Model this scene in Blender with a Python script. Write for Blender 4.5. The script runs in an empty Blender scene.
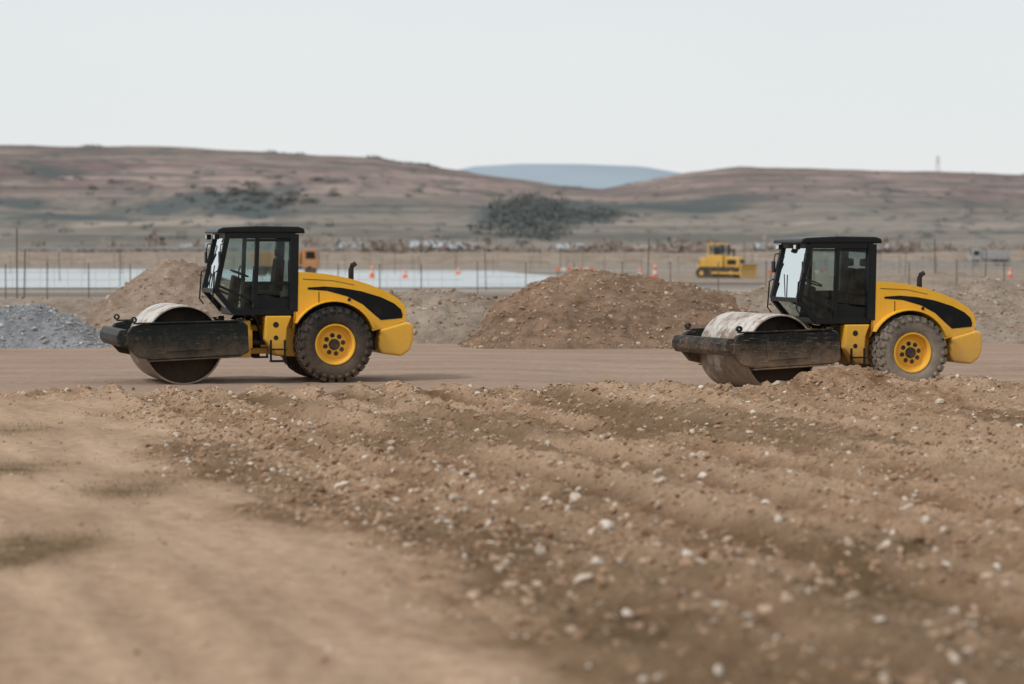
import bpy, math, numpy as np, random
from mathutils import Vector, Matrix
random.seed(4); rng=np.random.default_rng(11)
sc=bpy.context.scene
F=2418.0; CH=2.65; HY=250.0
def srgb(r,g,b):
    f=lambda c:(c/255/12.92) if c/255<=0.04045 else ((c/255+0.055)/1.055)**2.4
    return (f(r),f(g),f(b))
# ------------------------------------------------------------ noise
PT=np.random.default_rng(3).random((512,512))*2-1
def vn(x,y,s=0):
    x=np.asarray(x,float)+s*37.7; y=np.asarray(y,float)+s*91.3
    xi=np.floor(x).astype(int); yi=np.floor(y).astype(int); fx=x-xi; fy=y-yi
    fx=fx*fx*(3-2*fx); fy=fy*fy*(3-2*fy)
    a=PT[xi%512,yi%512]; b=PT[(xi+1)%512,yi%512]; c=PT[xi%512,(yi+1)%512]; d=PT[(xi+1)%512,(yi+1)%512]
    return (a*(1-fx)+b*fx)*(1-fy)+(c*(1-fx)+d*fx)*fy
def fbm(x,y,f=1.,o=4,s=0):
    t=0;a=1;n=0
    for i in range(o):
        ca,sa=math.cos(i*.9+.4),math.sin(i*.9+.4)
        t=t+a*vn((x*ca-y*sa)*f,(x*sa+y*ca)*f,s+i*3); n+=a; a*=.5; f*=2.03
    return t/n
def ss(x,a,b):
    t=np.clip((x-a)/(b-a),0,1); return t*t*(3-2*t)
# ------------------------------------------------------------ mesh helpers
def fast_mesh(name,V,Fc,mat=None,smooth=False):
    V=np.asarray(V,np.float32); Fc=np.asarray(Fc,np.int32)
    me=bpy.data.meshes.new(name); k=Fc.shape[1]
    me.vertices.add(len(V)); me.vertices.foreach_set("co",V.ravel())
    me.loops.add(Fc.size); me.loops.foreach_set("vertex_index",Fc.ravel())
    me.polygons.add(len(Fc)); me.polygons.foreach_set("loop_start",np.arange(0,Fc.size,k,dtype=np.int32))
    try: me.polygons.foreach_set("loop_total",np.full(len(Fc),k,dtype=np.int32))
    except Exception: pass
    me.polygons.foreach_set("use_smooth",np.full(len(Fc),smooth,dtype=bool))
    me.update(calc_edges=True); me.validate()
    ob=bpy.data.objects.new(name,me); sc.collection.objects.link(ob)
    if mat: me.materials.append(mat)
    return ob
def grid(name,xs,ys,hf,mat,smooth=True):
    X,Y=np.meshgrid(xs,ys); Z=hf(X,Y)
    V=np.stack([X.ravel(),Y.ravel(),Z.ravel()],1); nx=len(xs); ny=len(ys)
    i=(np.arange(ny-1)[:,None]*nx+np.arange(nx-1)[None,:]).ravel()
    Fc=np.stack([i,i+1,i+nx+1,i+nx],1)
    return fast_mesh(name,V,Fc,mat,smooth),X,Y,Z
def set_col(ob,name,C):
    a=ob.data.color_attributes.new(name,'FLOAT_COLOR','POINT')
    C=np.concatenate([C,np.ones((len(C),1))],1).astype(np.float32); a.data.foreach_set("color",C.ravel())
def empty(name,loc=(0,0,0),rz=0,par=None):
    e=bpy.data.objects.new(name,None); sc.collection.objects.link(e); e.location=loc; e.rotation_euler=(0,0,rz); e.empty_display_size=.3
    if par: e.parent=par
    return e
import bmesh
def obj(name,V,Fs,mat,par=None,bev=0,seg=2,smooth=False):
    me=bpy.data.meshes.new(name); me.from_pydata([tuple(v) for v in V],[],Fs); me.update()
    bm=bmesh.new(); bm.from_mesh(me); bmesh.ops.recalc_face_normals(bm,faces=bm.faces); bm.to_mesh(me); bm.free()
    if smooth:
        for p in me.polygons: p.use_smooth=True
    ob=bpy.data.objects.new(name,me); sc.collection.objects.link(ob); me.materials.append(mat)
    if par: ob.parent=par
    if bev:
        m=ob.modifiers.new("b",'BEVEL'); m.width=bev; m.segments=seg; m.limit_method='ANGLE'; m.angle_limit=math.radians(32)
    return ob
def prism(name,pts,y0,y1,mat,par,bev=.015,seg=2):
    n=len(pts); V=[(x,y0,z) for x,z in pts]+[(x,y1,z) for x,z in pts]
    Fs=[list(range(n)),list(range(2*n-1,n-1,-1))]+[[i,(i+1)%n,n+(i+1)%n,n+i] for i in range(n)]
    return obj(name,V,Fs,mat,par,bev,seg)
def box(name,a,b,mat,par,bev=.012,seg=2):
    return prism(name,[(a[0],a[2]),(b[0],a[2]),(b[0],b[2]),(a[0],b[2])],a[1],b[1],mat,par,bev,seg)
def boxes(name,L,mat,par=None):
    V=[];Fs=[]
    for c,s in L:
        o=len(V)
        for dx in(-.5,.5):
            for dy in(-.5,.5):
                for dz in(-.5,.5): V.append((c[0]+dx*s[0],c[1]+dy*s[1],c[2]+dz*s[2]))
        for f in((0,1,3,2),(4,6,7,5),(0,4,5,1),(2,3,7,6),(0,2,6,4),(1,5,7,3)): Fs.append([o+i for i in f])
    return obj(name,V,Fs,mat,par)
def tube(name,P,r,mat,par=None,n=8,closed=True):
    P=[Vector(p) for p in P]; V=[];Fs=[]
    rr=r if isinstance(r,(list,tuple)) else [r]*len(P)
    for i,p in enumerate(P):
        d=(P[min(i+1,len(P)-1)]-P[max(i-1,0)]).normalized()
        u=d.cross(Vector((0,0,1))) if abs(d.z)<.95 else d.cross(Vector((0,1,0)))
        u.normalize(); w=d.cross(u)
        for k in range(n):
            a=2*math.pi*(k+.5)/n; V.append(p+(u*math.cos(a)+w*math.sin(a))*rr[i])
    for i in range(len(P)-1):
        for k in range(n): Fs.append([i*n+k,i*n+(k+1)%n,(i+1)*n+(k+1)%n,(i+1)*n+k])
    Fs.append(list(range(n))); Fs.append(list(range(len(V)-1,len(V)-n-1,-1)))
    return obj(name,V,Fs,mat,par)
def bar(name,p,q,t,mat,par,bev=.01):
    return tube(name,[p,q],t*.7071,mat,par,n=4)
def lathe(name,prof,mat,par,cx=0,cz=0,n=64,smooth=True):
    V=[];Fs=[];m=len(prof)
    for k in range(n):
        a=2*math.pi*k/n
        for r,y in prof: V.append((cx+r*math.cos(a),y,cz+r*math.sin(a)))
    for k in range(n):
        for i in range(m-1):
            a,b=k*m+i,((k+1)%n)*m+i; Fs.append([a,a+1,b+1,b])
    ob=obj(name,V,Fs,mat,par,smooth=smooth)
    e=ob.modifiers.new("es",'EDGE_SPLIT'); e.split_angle=math.radians(35)
    return ob
# ------------------------------------------------------------ materials
def newmat(name):
    m=bpy.data.materials.new(name); m.use_nodes=True; nt=m.node_tree
    return m,nt,nt.nodes["Principled BSDF"]
def N(nt,t,**k):
    n=nt.nodes.new(t)
    for a,b in k.items(): setattr(n,a,b)
    return n
def noise(nt,vec,scale,detail=6,rough=.6,dist=0):
    n=N(nt,'ShaderNodeTexNoise'); n.inputs['Scale'].default_value=scale; n.inputs['Detail'].default_value=detail
    n.inputs['Roughness'].default_value=rough; n.inputs['Distortion'].default_value=dist
    nt.links.new(vec,n.inputs['Vector']); return n.outputs['Fac']
def ramp(nt,fac,a,b,c0=(0,0,0),c1=(1,1,1)):
    r=N(nt,'ShaderNodeValToRGB'); e=r.color_ramp.elements; e[0].position=a; e[1].position=b
    e[0].color=(*c0,1); e[1].color=(*c1,1); nt.links.new(fac,r.inputs[0]); return r.outputs[0]
def mixc(nt,fac,a,b,mode='MIX'):
    m=N(nt,'ShaderNodeMix',data_type='RGBA',blend_type=mode)
    for s,v in((m.inputs[0],fac),(m.inputs[6],a),(m.inputs[7],b)):
        if isinstance(v,(int,float)): s.default_value=v
        elif isinstance(v,tuple): s.default_value=(*v,1)
        else: nt.links.new(v,s)
    return m.outputs[2]
def math_(nt,op,a,b=0.):
    m=N(nt,'ShaderNodeMath',operation=op)
    for s,v in((m.inputs[0],a),(m.inputs[1],b)):
        if isinstance(v,(int,float)): s.default_value=v
        else: nt.links.new(v,s)
    return m.outputs[0]
def bump(nt,bs,h,strength,dist):
    b=N(nt,'ShaderNodeBump'); b.inputs['Strength'].default_value=strength; b.inputs['Distance'].default_value=dist
    nt.links.new(h,b.inputs['Height']); nt.links.new(b.outputs[0],bs.inputs['Normal'])
def mapping(nt,v,rot=(0,0,0),scale=(1,1,1)):
    a=N(nt,'ShaderNodeMapping'); a.inputs['Rotation'].default_value=rot; nt.links.new(v,a.inputs[0])
    b=N(nt,'ShaderNodeMapping'); b.inputs['Scale'].default_value=scale; nt.links.new(a.outputs[0],b.inputs[0]); return b.outputs[0]
DUST=srgb(160,132,108)
def paint(name,col,rough=.45,dust=.5,metal=0.,lowdust=1.2,scr=None,dcol=DUST,zs=(0.3,1.6),scramt=.55,th=.57,spec=.5):
    m,nt,bs=newmat(name); tc=N(nt,'ShaderNodeTexCoord'); v=tc.outputs['Object']
    n1=noise(nt,v,2.3,8,.65); n2=noise(nt,v,14,6,.7)
    sep=N(nt,'ShaderNodeSeparateXYZ'); nt.links.new(v,sep.inputs[0])
    mr=N(nt,'ShaderNodeMapRange'); nt.links.new(sep.outputs[2],mr.inputs[0]); mr.inputs[1].default_value=zs[0]; mr.inputs[2].default_value=zs[1]
    mr.inputs[3].default_value=.28*lowdust; mr.inputs[4].default_value=0
    s=math_(nt,'ADD',math_(nt,'ADD',math_(nt,'MULTIPLY',n1,.6),math_(nt,'MULTIPLY',n2,.4)),mr.outputs[0])
    d=ramp(nt,s,.50,.88,(0,0,0),(dust,dust,dust))
    base=mixc(nt,ramp(nt,n1,.35,.65),tuple(c*.86 for c in col),col)
    c=mixc(nt,d,base,dcol)
    if scr:
        mv=mapping(nt,v,scale=(3,8,26))
        k=ramp(nt,noise(nt,mv,1.0,8,.75),th,th+.06)
        c=mixc(nt,math_(nt,'MULTIPLY',k,scramt),c,scr)
    nt.links.new(c,bs.inputs['Base Color'])
    rr=math_(nt,'ADD',math_(nt,'MULTIPLY',d,.45),rough); nt.links.new(rr,bs.inputs['Roughness'])
    bs.inputs['Metallic'].default_value=metal; bs.inputs['Specular IOR Level'].default_value=spec
    bump(nt,bs,n2,.15,.01)
    return m
def soil(name,dark,light,stone,sc_=1.0,bs_=.9,stonef=.35):
    m,nt,bs=newmat(name); tc=N(nt,'ShaderNodeTexCoord'); v=tc.outputs['Object']
    n1=noise(nt,v,.35*sc_,8,.65); n2=noise(nt,v,3*sc_,8,.7); n3=noise(nt,v,18*sc_,5,.7)
    c=mixc(nt,ramp(nt,math_(nt,'ADD',math_(nt,'MULTIPLY',n1,.5),math_(nt,'MULTIPLY',n2,.5)),.40,.60),dark,light)
    vo=N(nt,'ShaderNodeTexVoronoi'); vo.inputs['Scale'].default_value=6*sc_; nt.links.new(v,vo.inputs['Vector'])
    k=ramp(nt,vo.outputs['Distance'],.12,.30,(1,1,1),(0,0,0))
    sp=math_(nt,'MULTIPLY',math_(nt,'MULTIPLY',k,ramp(nt,n2,.48,.58)),stonef)
    c=mixc(nt,sp,c,stone)
    c=mixc(nt,math_(nt,'MULTIPLY',ramp(nt,n3,.35,.6,(1,1,1),(0,0,0)),.35),c,tuple(x*.55 for x in dark))
    nt.links.new(c,bs.inputs['Base Color']); bs.inputs['Roughness'].default_value=.95; bs.inputs['Specular IOR Level'].default_value=.15
    h=math_(nt,'ADD',math_(nt,'MULTIPLY',n2,.6),math_(nt,'ADD',math_(nt,'MULTIPLY',n3,.3),math_(nt,'MULTIPLY',sp,.4)))
    bump(nt,bs,h,bs_,.12)
    return m
# ------------------------------------------------------------ ground
def umask(X,Y): return X+.33*Y
def rough_m(X,Y):
    u=umask(X,Y); n=fbm(X,Y,.35,4,1)
    th=4.6+1.7*ss(Y,29,41)
    r=ss(u+n*1.5+.5*fbm(X,Y,1.6,3,4)-th,0,1.5)
    top=np.exp(-((Y-43.6-.5*vn(X*.7,Y*0,3))/.7)**2)*ss(X,-10.2,-8.6)
    r=np.maximum(r,top*.9)
    return r*(1-ss(Y+fbm(X,Y,.6,3,2)*1.3+np.clip(X-2,0,6)*.12,44.0,45.2))
RUTS=((-1.0,.2),(1.3,.22),(3.1,.22),(7.7,.22),(9.4,.26),(11.1,.30),(12.8,.26),(14.7,.28),(16.4,.28),(18.2,.28))
def groove(X,Y):
    u=umask(X,Y)+.40*fbm(X,Y,.12,2,9)+.06*fbm(X,Y,1.5,2,10); g=0;e=0
    for c,w in RUTS:
        g=g+np.exp(-((u-c)/(w*1.2))**2); e=e+np.exp(-((np.abs(u-c)-.50)/.17)**2)
    a=.75+.6*vn(X*.25,Y*.25,8)
    return g*np.clip(a+.25,0,1),e*np.clip(a+.25,0,1)
def band(X,Y):
    u=umask(X,Y)+.45*fbm(X,Y,.15,3,29)
    return ss(vn(u*1.05,Y*.045,71)+.5*vn(u*2.6,Y*.08,72)+.35*fbm(X,Y,.8,3,73),-.25,.45)
def ground_h(X,Y):
    R=rough_m(X,Y); g,e=groove(X,Y)
    near=(1-ss(Y,52,60))*(1-ss(np.abs(X),40,60))
    al=-.33*X+Y
    h=R*(.07*fbm(X,Y,.5,3,4)+.085*np.abs(fbm(X,Y,1.7,4,5))*(1-.5*np.clip(g,0,1))+.08*fbm(X,Y,6,3,6)*(1-.6*np.clip(g,0,1))-.13*g+.10*e+.05*band(X,Y)+.03*g*np.sin(al*2*math.pi/.34))
    h=h+near*(1-R)*(.012*fbm(X,Y,1.2,3,7)+.02*fbm(X,Y,.3,2,8)+.012*fbm(X,Y,4,3,9)+(.012*vn(umask(X,Y)*2.2,Y*.1,5)-.025*g+.015*e+.008*g*np.sin(al*2*math.pi/.34))*(1-ss(Y,42,44)))
    b=np.exp(-((Y-43.6-.6*vn(X*.5,Y*0,3))/.75)**2)*ss(X,-10.5,-8.5)*(1-ss(X,3,5))*(.08+.10*vn(X*.9,Y*.7,12)+.08*fbm(X,Y,3,3,13))
    m=.50*np.exp(-((X-5.9)/1.05)**2-((Y-43.7)/.8)**2)+.30*np.exp(-((X-8.3)/1.9)**2-((Y-42.0)/1.6)**2)+.26*np.exp(-((X-11.8)/2.4)**2-((Y-41)/2.)**2)
    m=m+.10*np.exp(-((X-3.3)/1.5)**2-((Y-42.5)/1.5)**2)
    m=m*(1+.5*fbm(X,Y,1.3,4,14))
    m=m+.07*fbm(X,Y,5,3,15)*np.clip(m*5,0,1)
    dip=-.20*ss(X,-1,3.5)*(1-ss(X,16,26))*ss(Y,44.5,46.8)*(1-ss(Y,53,62))
    return h+np.maximum(b,-.03)+m+dip
def axis(dense0,dense1,step,lo,hi,g=1.12):
    a=list(np.arange(dense0,dense1+1e-6,step)); s=step; x=a[-1]
    while x<hi: s*=g; x+=s; a.append(x)
    s=step; x=a[0]; b=[]
    while x>lo: s*=g; x-=s; b.append(x)
    return np.array(b[::-1]+a)
m,nt,bs=newmat("ground_soil")
tc=N(nt,'ShaderNodeTexCoord'); v=tc.outputs['Object']
at=N(nt,'ShaderNodeVertexColor',layer_name="mask"); sp=N(nt,'ShaderNodeSeparateColor'); nt.links.new(at.outputs[0],sp.inputs[0])
R_,G_,B_=sp.outputs
at2=N(nt,'ShaderNodeVertexColor',layer_name="tracks"); sp2=N(nt,'ShaderNodeSeparateColor'); nt.links.new(at2.outputs[0],sp2.inputs[0])
rv=mapping(nt,v,(0,0,-math.atan(.33)),(1,.14,1))
ns=noise(nt,rv,1.5,8,.62,.2); n1=noise(nt,v,.7,8,.6); n2=noise(nt,v,5,8,.7); n3=noise(nt,v,28,5,.7)
sand=mixc(nt,ramp(nt,math_(nt,'ADD',math_(nt,'MULTIPLY',ns,.5),math_(nt,'MULTIPLY',n2,.5)),.39,.61),srgb(144,118,96),srgb(188,160,135))
sand=mixc(nt,math_(nt,'MULTIPLY',sp2.outputs[0],.35),sand,srgb(136,110,88))
sand=mixc(nt,math_(nt,'MULTIPLY',ramp(nt,n3,.3,.6,(1,1,1),(0,0,0)),.5),sand,srgb(124,100,80))
dm=math_(nt,'ADD',math_(nt,'MULTIPLY',ns,.40),math_(nt,'ADD',math_(nt,'MULTIPLY',n1,.2),math_(nt,'MULTIPLY',n2,.40)))
dirt=mixc(nt,ramp(nt,dm,.41,.57),srgb(122,94,69),srgb(182,151,124))
dirt=mixc(nt,math_(nt,'MULTIPLY',sp2.outputs[2],.50),dirt,srgb(192,164,138))
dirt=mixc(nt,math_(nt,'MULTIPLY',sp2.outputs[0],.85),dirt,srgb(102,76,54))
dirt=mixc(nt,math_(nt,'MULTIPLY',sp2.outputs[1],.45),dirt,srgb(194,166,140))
dirt=mixc(nt,math_(nt,'MULTIPLY',ramp(nt,n3,.32,.58,(1,1,1),(0,0,0)),.55),dirt,srgb(94,70,50))
vo=N(nt,'ShaderNodeTexVoronoi'); vo.inputs['Scale'].default_value=9; nt.links.new(v,vo.inputs['Vector'])
vk=math_(nt,'MULTIPLY',ramp(nt,vo.outputs['Distance'],.12,.28,(1,1,1),(0,0,0)),ramp(nt,n2,.5,.6))
dirt=mixc(nt,math_(nt,'MULTIPLY',vk,.5),dirt,srgb(194,176,158))
nr=noise(nt,mapping(nt,v,scale=(.25,1,1)),.8,7,.65)
road=mixc(nt,ramp(nt,math_(nt,'ADD',math_(nt,'MULTIPLY',nr,.5),math_(nt,'MULTIPLY',n2,.5)),.38,.62),srgb(134,112,97),srgb(166,143,126))
road=mixc(nt,math_(nt,'MULTIPLY',ramp(nt,n3,.35,.6,(1,1,1),(0,0,0)),.3),road,srgb(118,97,82))
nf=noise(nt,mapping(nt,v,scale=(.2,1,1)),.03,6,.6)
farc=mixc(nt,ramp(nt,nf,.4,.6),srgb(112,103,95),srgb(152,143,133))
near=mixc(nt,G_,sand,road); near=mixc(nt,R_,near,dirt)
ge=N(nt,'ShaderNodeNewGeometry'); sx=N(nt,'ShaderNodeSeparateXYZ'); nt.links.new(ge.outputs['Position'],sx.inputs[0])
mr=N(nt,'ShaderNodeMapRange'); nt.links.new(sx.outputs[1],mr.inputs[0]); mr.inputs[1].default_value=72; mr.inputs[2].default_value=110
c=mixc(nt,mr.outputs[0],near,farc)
c=mixc(nt,math_(nt,'MULTIPLY',B_,ramp(nt,n2,.30,.50)),c,srgb(96,77,53))
nt.links.new(c,bs.inputs['Base Color']); bs.inputs['Roughness'].default_value=.95; bs.inputs['Specular IOR Level'].default_value=.15
h=math_(nt,'ADD',math_(nt,'MULTIPLY',n2,.5),math_(nt,'ADD',math_(nt,'MULTIPLY',n3,.3),math_(nt,'MULTIPLY',vk,.35)))
rs=math_(nt,'ADD',math_(nt,'MULTIPLY',R_,.65),.35)
b=N(nt,'ShaderNodeBump'); b.inputs['Distance'].default_value=.10; nt.links.new(rs,b.inputs['Strength']); nt.links.new(h,b.inputs['Height']); nt.links.new(b.outputs[0],bs.inputs['Normal'])
G=m
xs=axis(-12.5,12.5,.06,-9000,9000,1.13); ys=axis(12,51,.06,-300,16000,1.10)
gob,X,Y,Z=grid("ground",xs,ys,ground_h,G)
Rm=rough_m(X,Y); mm=np.clip(np.exp(-((X-8)/4)**2-((Y-42.6)/1.6)**2)*1.6,0,1); Rm=np.maximum(Rm,mm)
Gm=ss(Y+fbm(X,Y,.6,3,2)*1.2,43.2,45.4)
Bm=0*X; GP=[]
for px,py,sx_,sy_,a in((40,545,.50,.9,1.2),(8,562,.4,.8,.9),(128,490,.5,.9,.9),(5,470,.6,1.2,.9),(20,430,.7,1.2,.6),(90,515,.4,.8,.5),(630,640,.35,.5,1.),(575,505,.6,1.6,.8),(730,540,.6,1.5,.8),(900,560,.7,1.4,.8),(560,540,.5,1.,.7),(330,445,1.0,1.2,.5),(480,600,.3,.7,.5),(840,600,.4,1.,.6)):
    D=F*CH/(py-HY); cx=(px-512)*D/F; GP.append((cx,D,sx_,sy_)); Bm=Bm+a*np.exp(-((X-cx)/sx_)**2-((Y-D)/sy_)**2)*(.6+.8*np.clip(fbm(X,Y,1.8,3,61)+.4,0,1))
Bm=Bm+Rm*.65*ss(fbm(X+.33*Y,Y*.18,.9,4,21),.1,.38)
set_col(gob,"mask",np.stack([Rm.ravel(),Gm.ravel(),np.clip(Bm,0,.92).ravel()],1))
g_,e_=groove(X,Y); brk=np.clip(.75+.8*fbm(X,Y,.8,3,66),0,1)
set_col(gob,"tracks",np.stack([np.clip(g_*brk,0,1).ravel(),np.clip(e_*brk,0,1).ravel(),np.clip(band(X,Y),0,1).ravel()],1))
def flatmat(name,a,b,sc_=.05,rough=.95):
    m,nt,bs=newmat(name); tc=N(nt,'ShaderNodeTexCoord'); n_=noise(nt,tc.outputs['Object'],sc_,5,.6)
    nt.links.new(mixc(nt,ramp(nt,n_,.35,.65),a,b),bs.inputs['Base Color']); bs.inputs['Roughness'].default_value=rough; bs.inputs['Specular IOR Level'].default_value=.1
    return m
V=[];Fc=[]
for cx,cy,sx_,sy_ in GP[:5]:
    for i in range(350):
        x=cx+random.gauss(0,sx_*.6); y=cy+random.gauss(0,sy_*.6); z=float(ground_h(np.array([x]),np.array([y]))[0])
        a=random.uniform(0,6.28); hgt=random.uniform(.01,.04); o=len(V); w_=.006
        V+=[(x-w_*math.cos(a),y-w_*math.sin(a),z-.01),(x+w_*math.cos(a),y+w_*math.sin(a),z-.01),(x+random.gauss(0,.03),y+random.gauss(0,.03),z+hgt)]; Fc.append((o,o+1,o+2))
fast_mesh("dry_grass",np.array(V),np.array(Fc),flatmat("dry_grass",srgb(100,84,54),srgb(126,106,74),3))
# ------------------------------------------------------------ stones
def stone_mat(name,cols):
    m,nt,bs=newmat(name); g=N(nt,'ShaderNodeNewGeometry'); r=N(nt,'ShaderNodeValToRGB'); cr=r.color_ramp
    cr.interpolation='CONSTANT'
    while len(cr.elements)<len(cols): cr.elements.new(.5)
    for i,(p,c) in enumerate(cols): cr.elements[i].position=p; cr.elements[i].color=(*c,1)
    nt.links.new(g.outputs['Random Per Island'],r.inputs[0])
    tc=N(nt,'ShaderNodeTexCoord'); n=noise(nt,tc.outputs['Object'],30,4,.7)
    c=mixc(nt,math_(nt,'MULTIPLY',n,.6),r.outputs[0],srgb(144,118,95))
    nt.links.new(c,bs.inputs['Base Color']); bs.inputs['Roughness'].default_value=.9; bs.inputs['Specular IOR Level'].default_value=.2
    return m
ph=(1+5**.5)/2
ICO=np.array([(-1,ph,0),(1,ph,0),(-1,-ph,0),(1,-ph,0),(0,-1,ph),(0,1,ph),(0,-1,-ph),(0,1,-ph),(ph,0,-1),(ph,0,1),(-ph,0,-1),(-ph,0,1)])/1.9
ICF=np.array([(0,11,5),(0,5,1),(0,1,7),(0,7,10),(0,10,11),(1,5,9),(5,11,4),(11,10,2),(10,7,6),(7,1,8),(3,9,4),(3,4,2),(3,2,6),(3,6,8),(3,8,9),(4,9,5),(2,4,11),(6,2,10),(8,6,7),(9,8,1)])
def stones(name,P,S,mat):
    n=len(P); q=rng.normal(size=(n,4)); q/=np.linalg.norm(q,axis=1)[:,None]; w,x,y,z=q.T
    Rt=np.stack([np.stack([1-2*(y*y+z*z),2*(x*y-z*w),2*(x*z+y*w)],1),np.stack([2*(x*y+z*w),1-2*(x*x+z*z),2*(y*z-x*w)],1),np.stack([2*(x*z-y*w),2*(y*z+x*w),1-2*(x*x+y*y)],1)],1)
    V=ICO[None]*(1+rng.normal(size=(n,12,3))*.16)*(np.array([1,.75,.55])*(1+rng.normal(size=(n,1,3))*.15))
    V=np.einsum('nij,nkj->nki',Rt,V)*S[:,None,None]; V=V*np.array([1,1,.8])+P[:,None,:]
    Fc=(ICF[None]+np.arange(n)[:,None,None]*12).reshape(-1,3)
    return fast_mesh(name,V.reshape(-1,3),Fc,mat)
SM=stone_mat("stone_mix",[(0,srgb(154,126,102)),(.3,srgb(128,100,76)),(.55,srgb(166,139,115)),(.74,srgb(184,162,142)),(.88,srgb(200,188,174)),(.965,srgb(222,213,203))])
n=120000
Yp=12+34*rng.random(n)**.8; Xp=(rng.random(n)-.5)*2*(Yp*.225+1)
Rp=rough_m(Xp,Yp)
edge=np.exp(-((umask(Xp,Yp)-7.2)/1.7)**2)
berm=np.exp(-((Yp-43.3)/1.5)**2)
mnd=np.exp(-((Xp-8)/4)**2-((Yp-42.4)/1.8)**2)
gp,ep=groove(Xp,Yp)
pr=Rp*(.08+.32*np.clip(fbm(Xp,Yp,.7,3,31)+.25,0,1)+.50*edge*ss(Yp,18,24)+.25*berm+.24*np.clip(ep,0,1))*(1-.75*np.clip(gp,0,1))+.3*mnd+.022
k=rng.random(n)<pr; Xp=Xp[k];Yp=Yp[k]; Rk=Rp[k]; S=.010+.016*rng.exponential(size=len(Xp))*(.45+.55*Rk); S=np.clip(S,.009,.085)
P=np.stack([Xp,Yp,ground_h(Xp,Yp)+S*.1],1); stones("scattered_stones",P,S,SM)
# ------------------------------------------------------------ heaps
def heap(name,x0,x1,y0,y1,ridge,mat,res=.12,rough=1.,stn=0,smat=None,power=1.6,big=.12,ssz=.018):
    yc=(y0+y1)/2; w=(y1-y0)/2
    rx=[r[0] for r in ridge]; rz=[r[1] for r in ridge]
    def hf(X,Y):
        t=np.clip(1-np.abs(Y-yc+.5*vn(X*.4,Y*0,5))/w,0,1)
        prof=(1-(1-t)**power)
        h=np.interp(X+.15*vn(X*1.5,Y*1.5,2),rx,rz)*prof
        k=np.clip(h*2,0,1)
        h=h*(1+big*fbm(X,Y,.55,3,17))+k*rough*(.14*fbm(X,Y,1.1,4,18)-.12*np.abs(fbm(X*1.3,Y*.5,1.6,3,19))+.06*fbm(X,Y,6,2,20))
        return h-.12*(1-k)
    ob,X,Y,Z=grid(name,np.arange(x0,x1+res,res),np.arange(y0,y1+res,res),hf,mat)
    if stn:
        Px=x0+(x1-x0)*rng.random(stn); Py=y0+(y1-y0)*.6*rng.random(stn); S=.02+ssz*rng.exponential(size=stn); S=np.clip(S,.02,.12)
        H=hf(Px,Py); k=H>-.02; P=np.stack([Px,Py,H+S*.1],1)[k]; so=stones("stones",P,S[k],smat or SM); so.parent=ob
    return ob
def rid(D,L): return [((px-512)*D/F, CH-(py-HY)*D/F) for px,py in L]
SD=soil("heap_soil",srgb(118,99,84),srgb(164,145,129),srgb(188,178,165))
SD2=soil("heap_soil_brown",srgb(98,77,61),srgb(150,124,103),srgb(168,150,133),stonef=.2)
SD3=soil("embankment_gravel",srgb(122,108,95),srgb(164,150,136),srgb(192,184,173))
SG=soil("grey_gravel",srgb(118,121,125),srgb(162,163,165),srgb(190,192,193),2.)
GS=stone_mat("grey_stone",[(0,srgb(130,133,137)),(.4,srgb(156,159,161)),(.8,srgb(188,190,191))])
heap("gravel_heap",-17.5,-10.7,65,70,[(-17.5,.3),(-16.,.9),(-14.2,1.12),(-13.2,1.2),(-12.3,.85),(-11.3,.3),(-10.7,0)],SG,.1,.8,1800,GS)
heap("dirt_mound",-15,-4.5,70,80,[(-15,0),(-13.2,.35)]+rid(75,[(100,302),(125,285),(150,270),(172,261),(192,264),(215,276),(250,286),(300,300),(350,318)])+[(-4.5,0)],SD,.12,1.,1500)
heap("dirt_mound",-1.6,10.5,64.5,77.5,[(-1.6,0)]+rid(71,[(480,322),(500,303),(525,288),(550,277),(575,272),(600,270),(622,275),(650,280),(690,286),(730,295),(770,310)])+[(10.5,0)],SD2,.11,1.2,3500,None,1.35)
heap("dirt_mound",11.5,22,71,83,[(11.5,0)]+rid(77,[(900,300),(930,294),(955,288),(985,282),(1010,284),(1040,288)])+[(22,0)],SD3,.13,1.,1400)
heap("dirt_mound",4.5,9.8,68,74,[(4.5,0),(5.6,1.0),(6.6,1.5),(7.6,1.5),(8.8,.9),(9.8,0)],SD3,.12,1.,600)
heap("soil_embankment",-7,24,68,78,[(-7,0),(-5.2,.8)]+rid(73,[(395,295),(430,291),(470,296),(520,298),(600,293),(650,289),(700,289),(760,293),(800,298),(880,295),(960,296),(1024,295)])+[(22,1.3),(24,0)],SD3,.12,1.3,4500)
heap("dirt_mound",-26,-8,88,96,[(-26,0),(-24,.6),(-20,.7),(-16,.8),(-12,.7),(-8,0)],SD3,.2,1.,300)
heap("dirt_mound",16,40,150,170,[(16,0),(18,.8),(21,1.2),(24,.8),(28,1.1),(33,.7),(40,0)],SD3,.4,2.,0)
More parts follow.
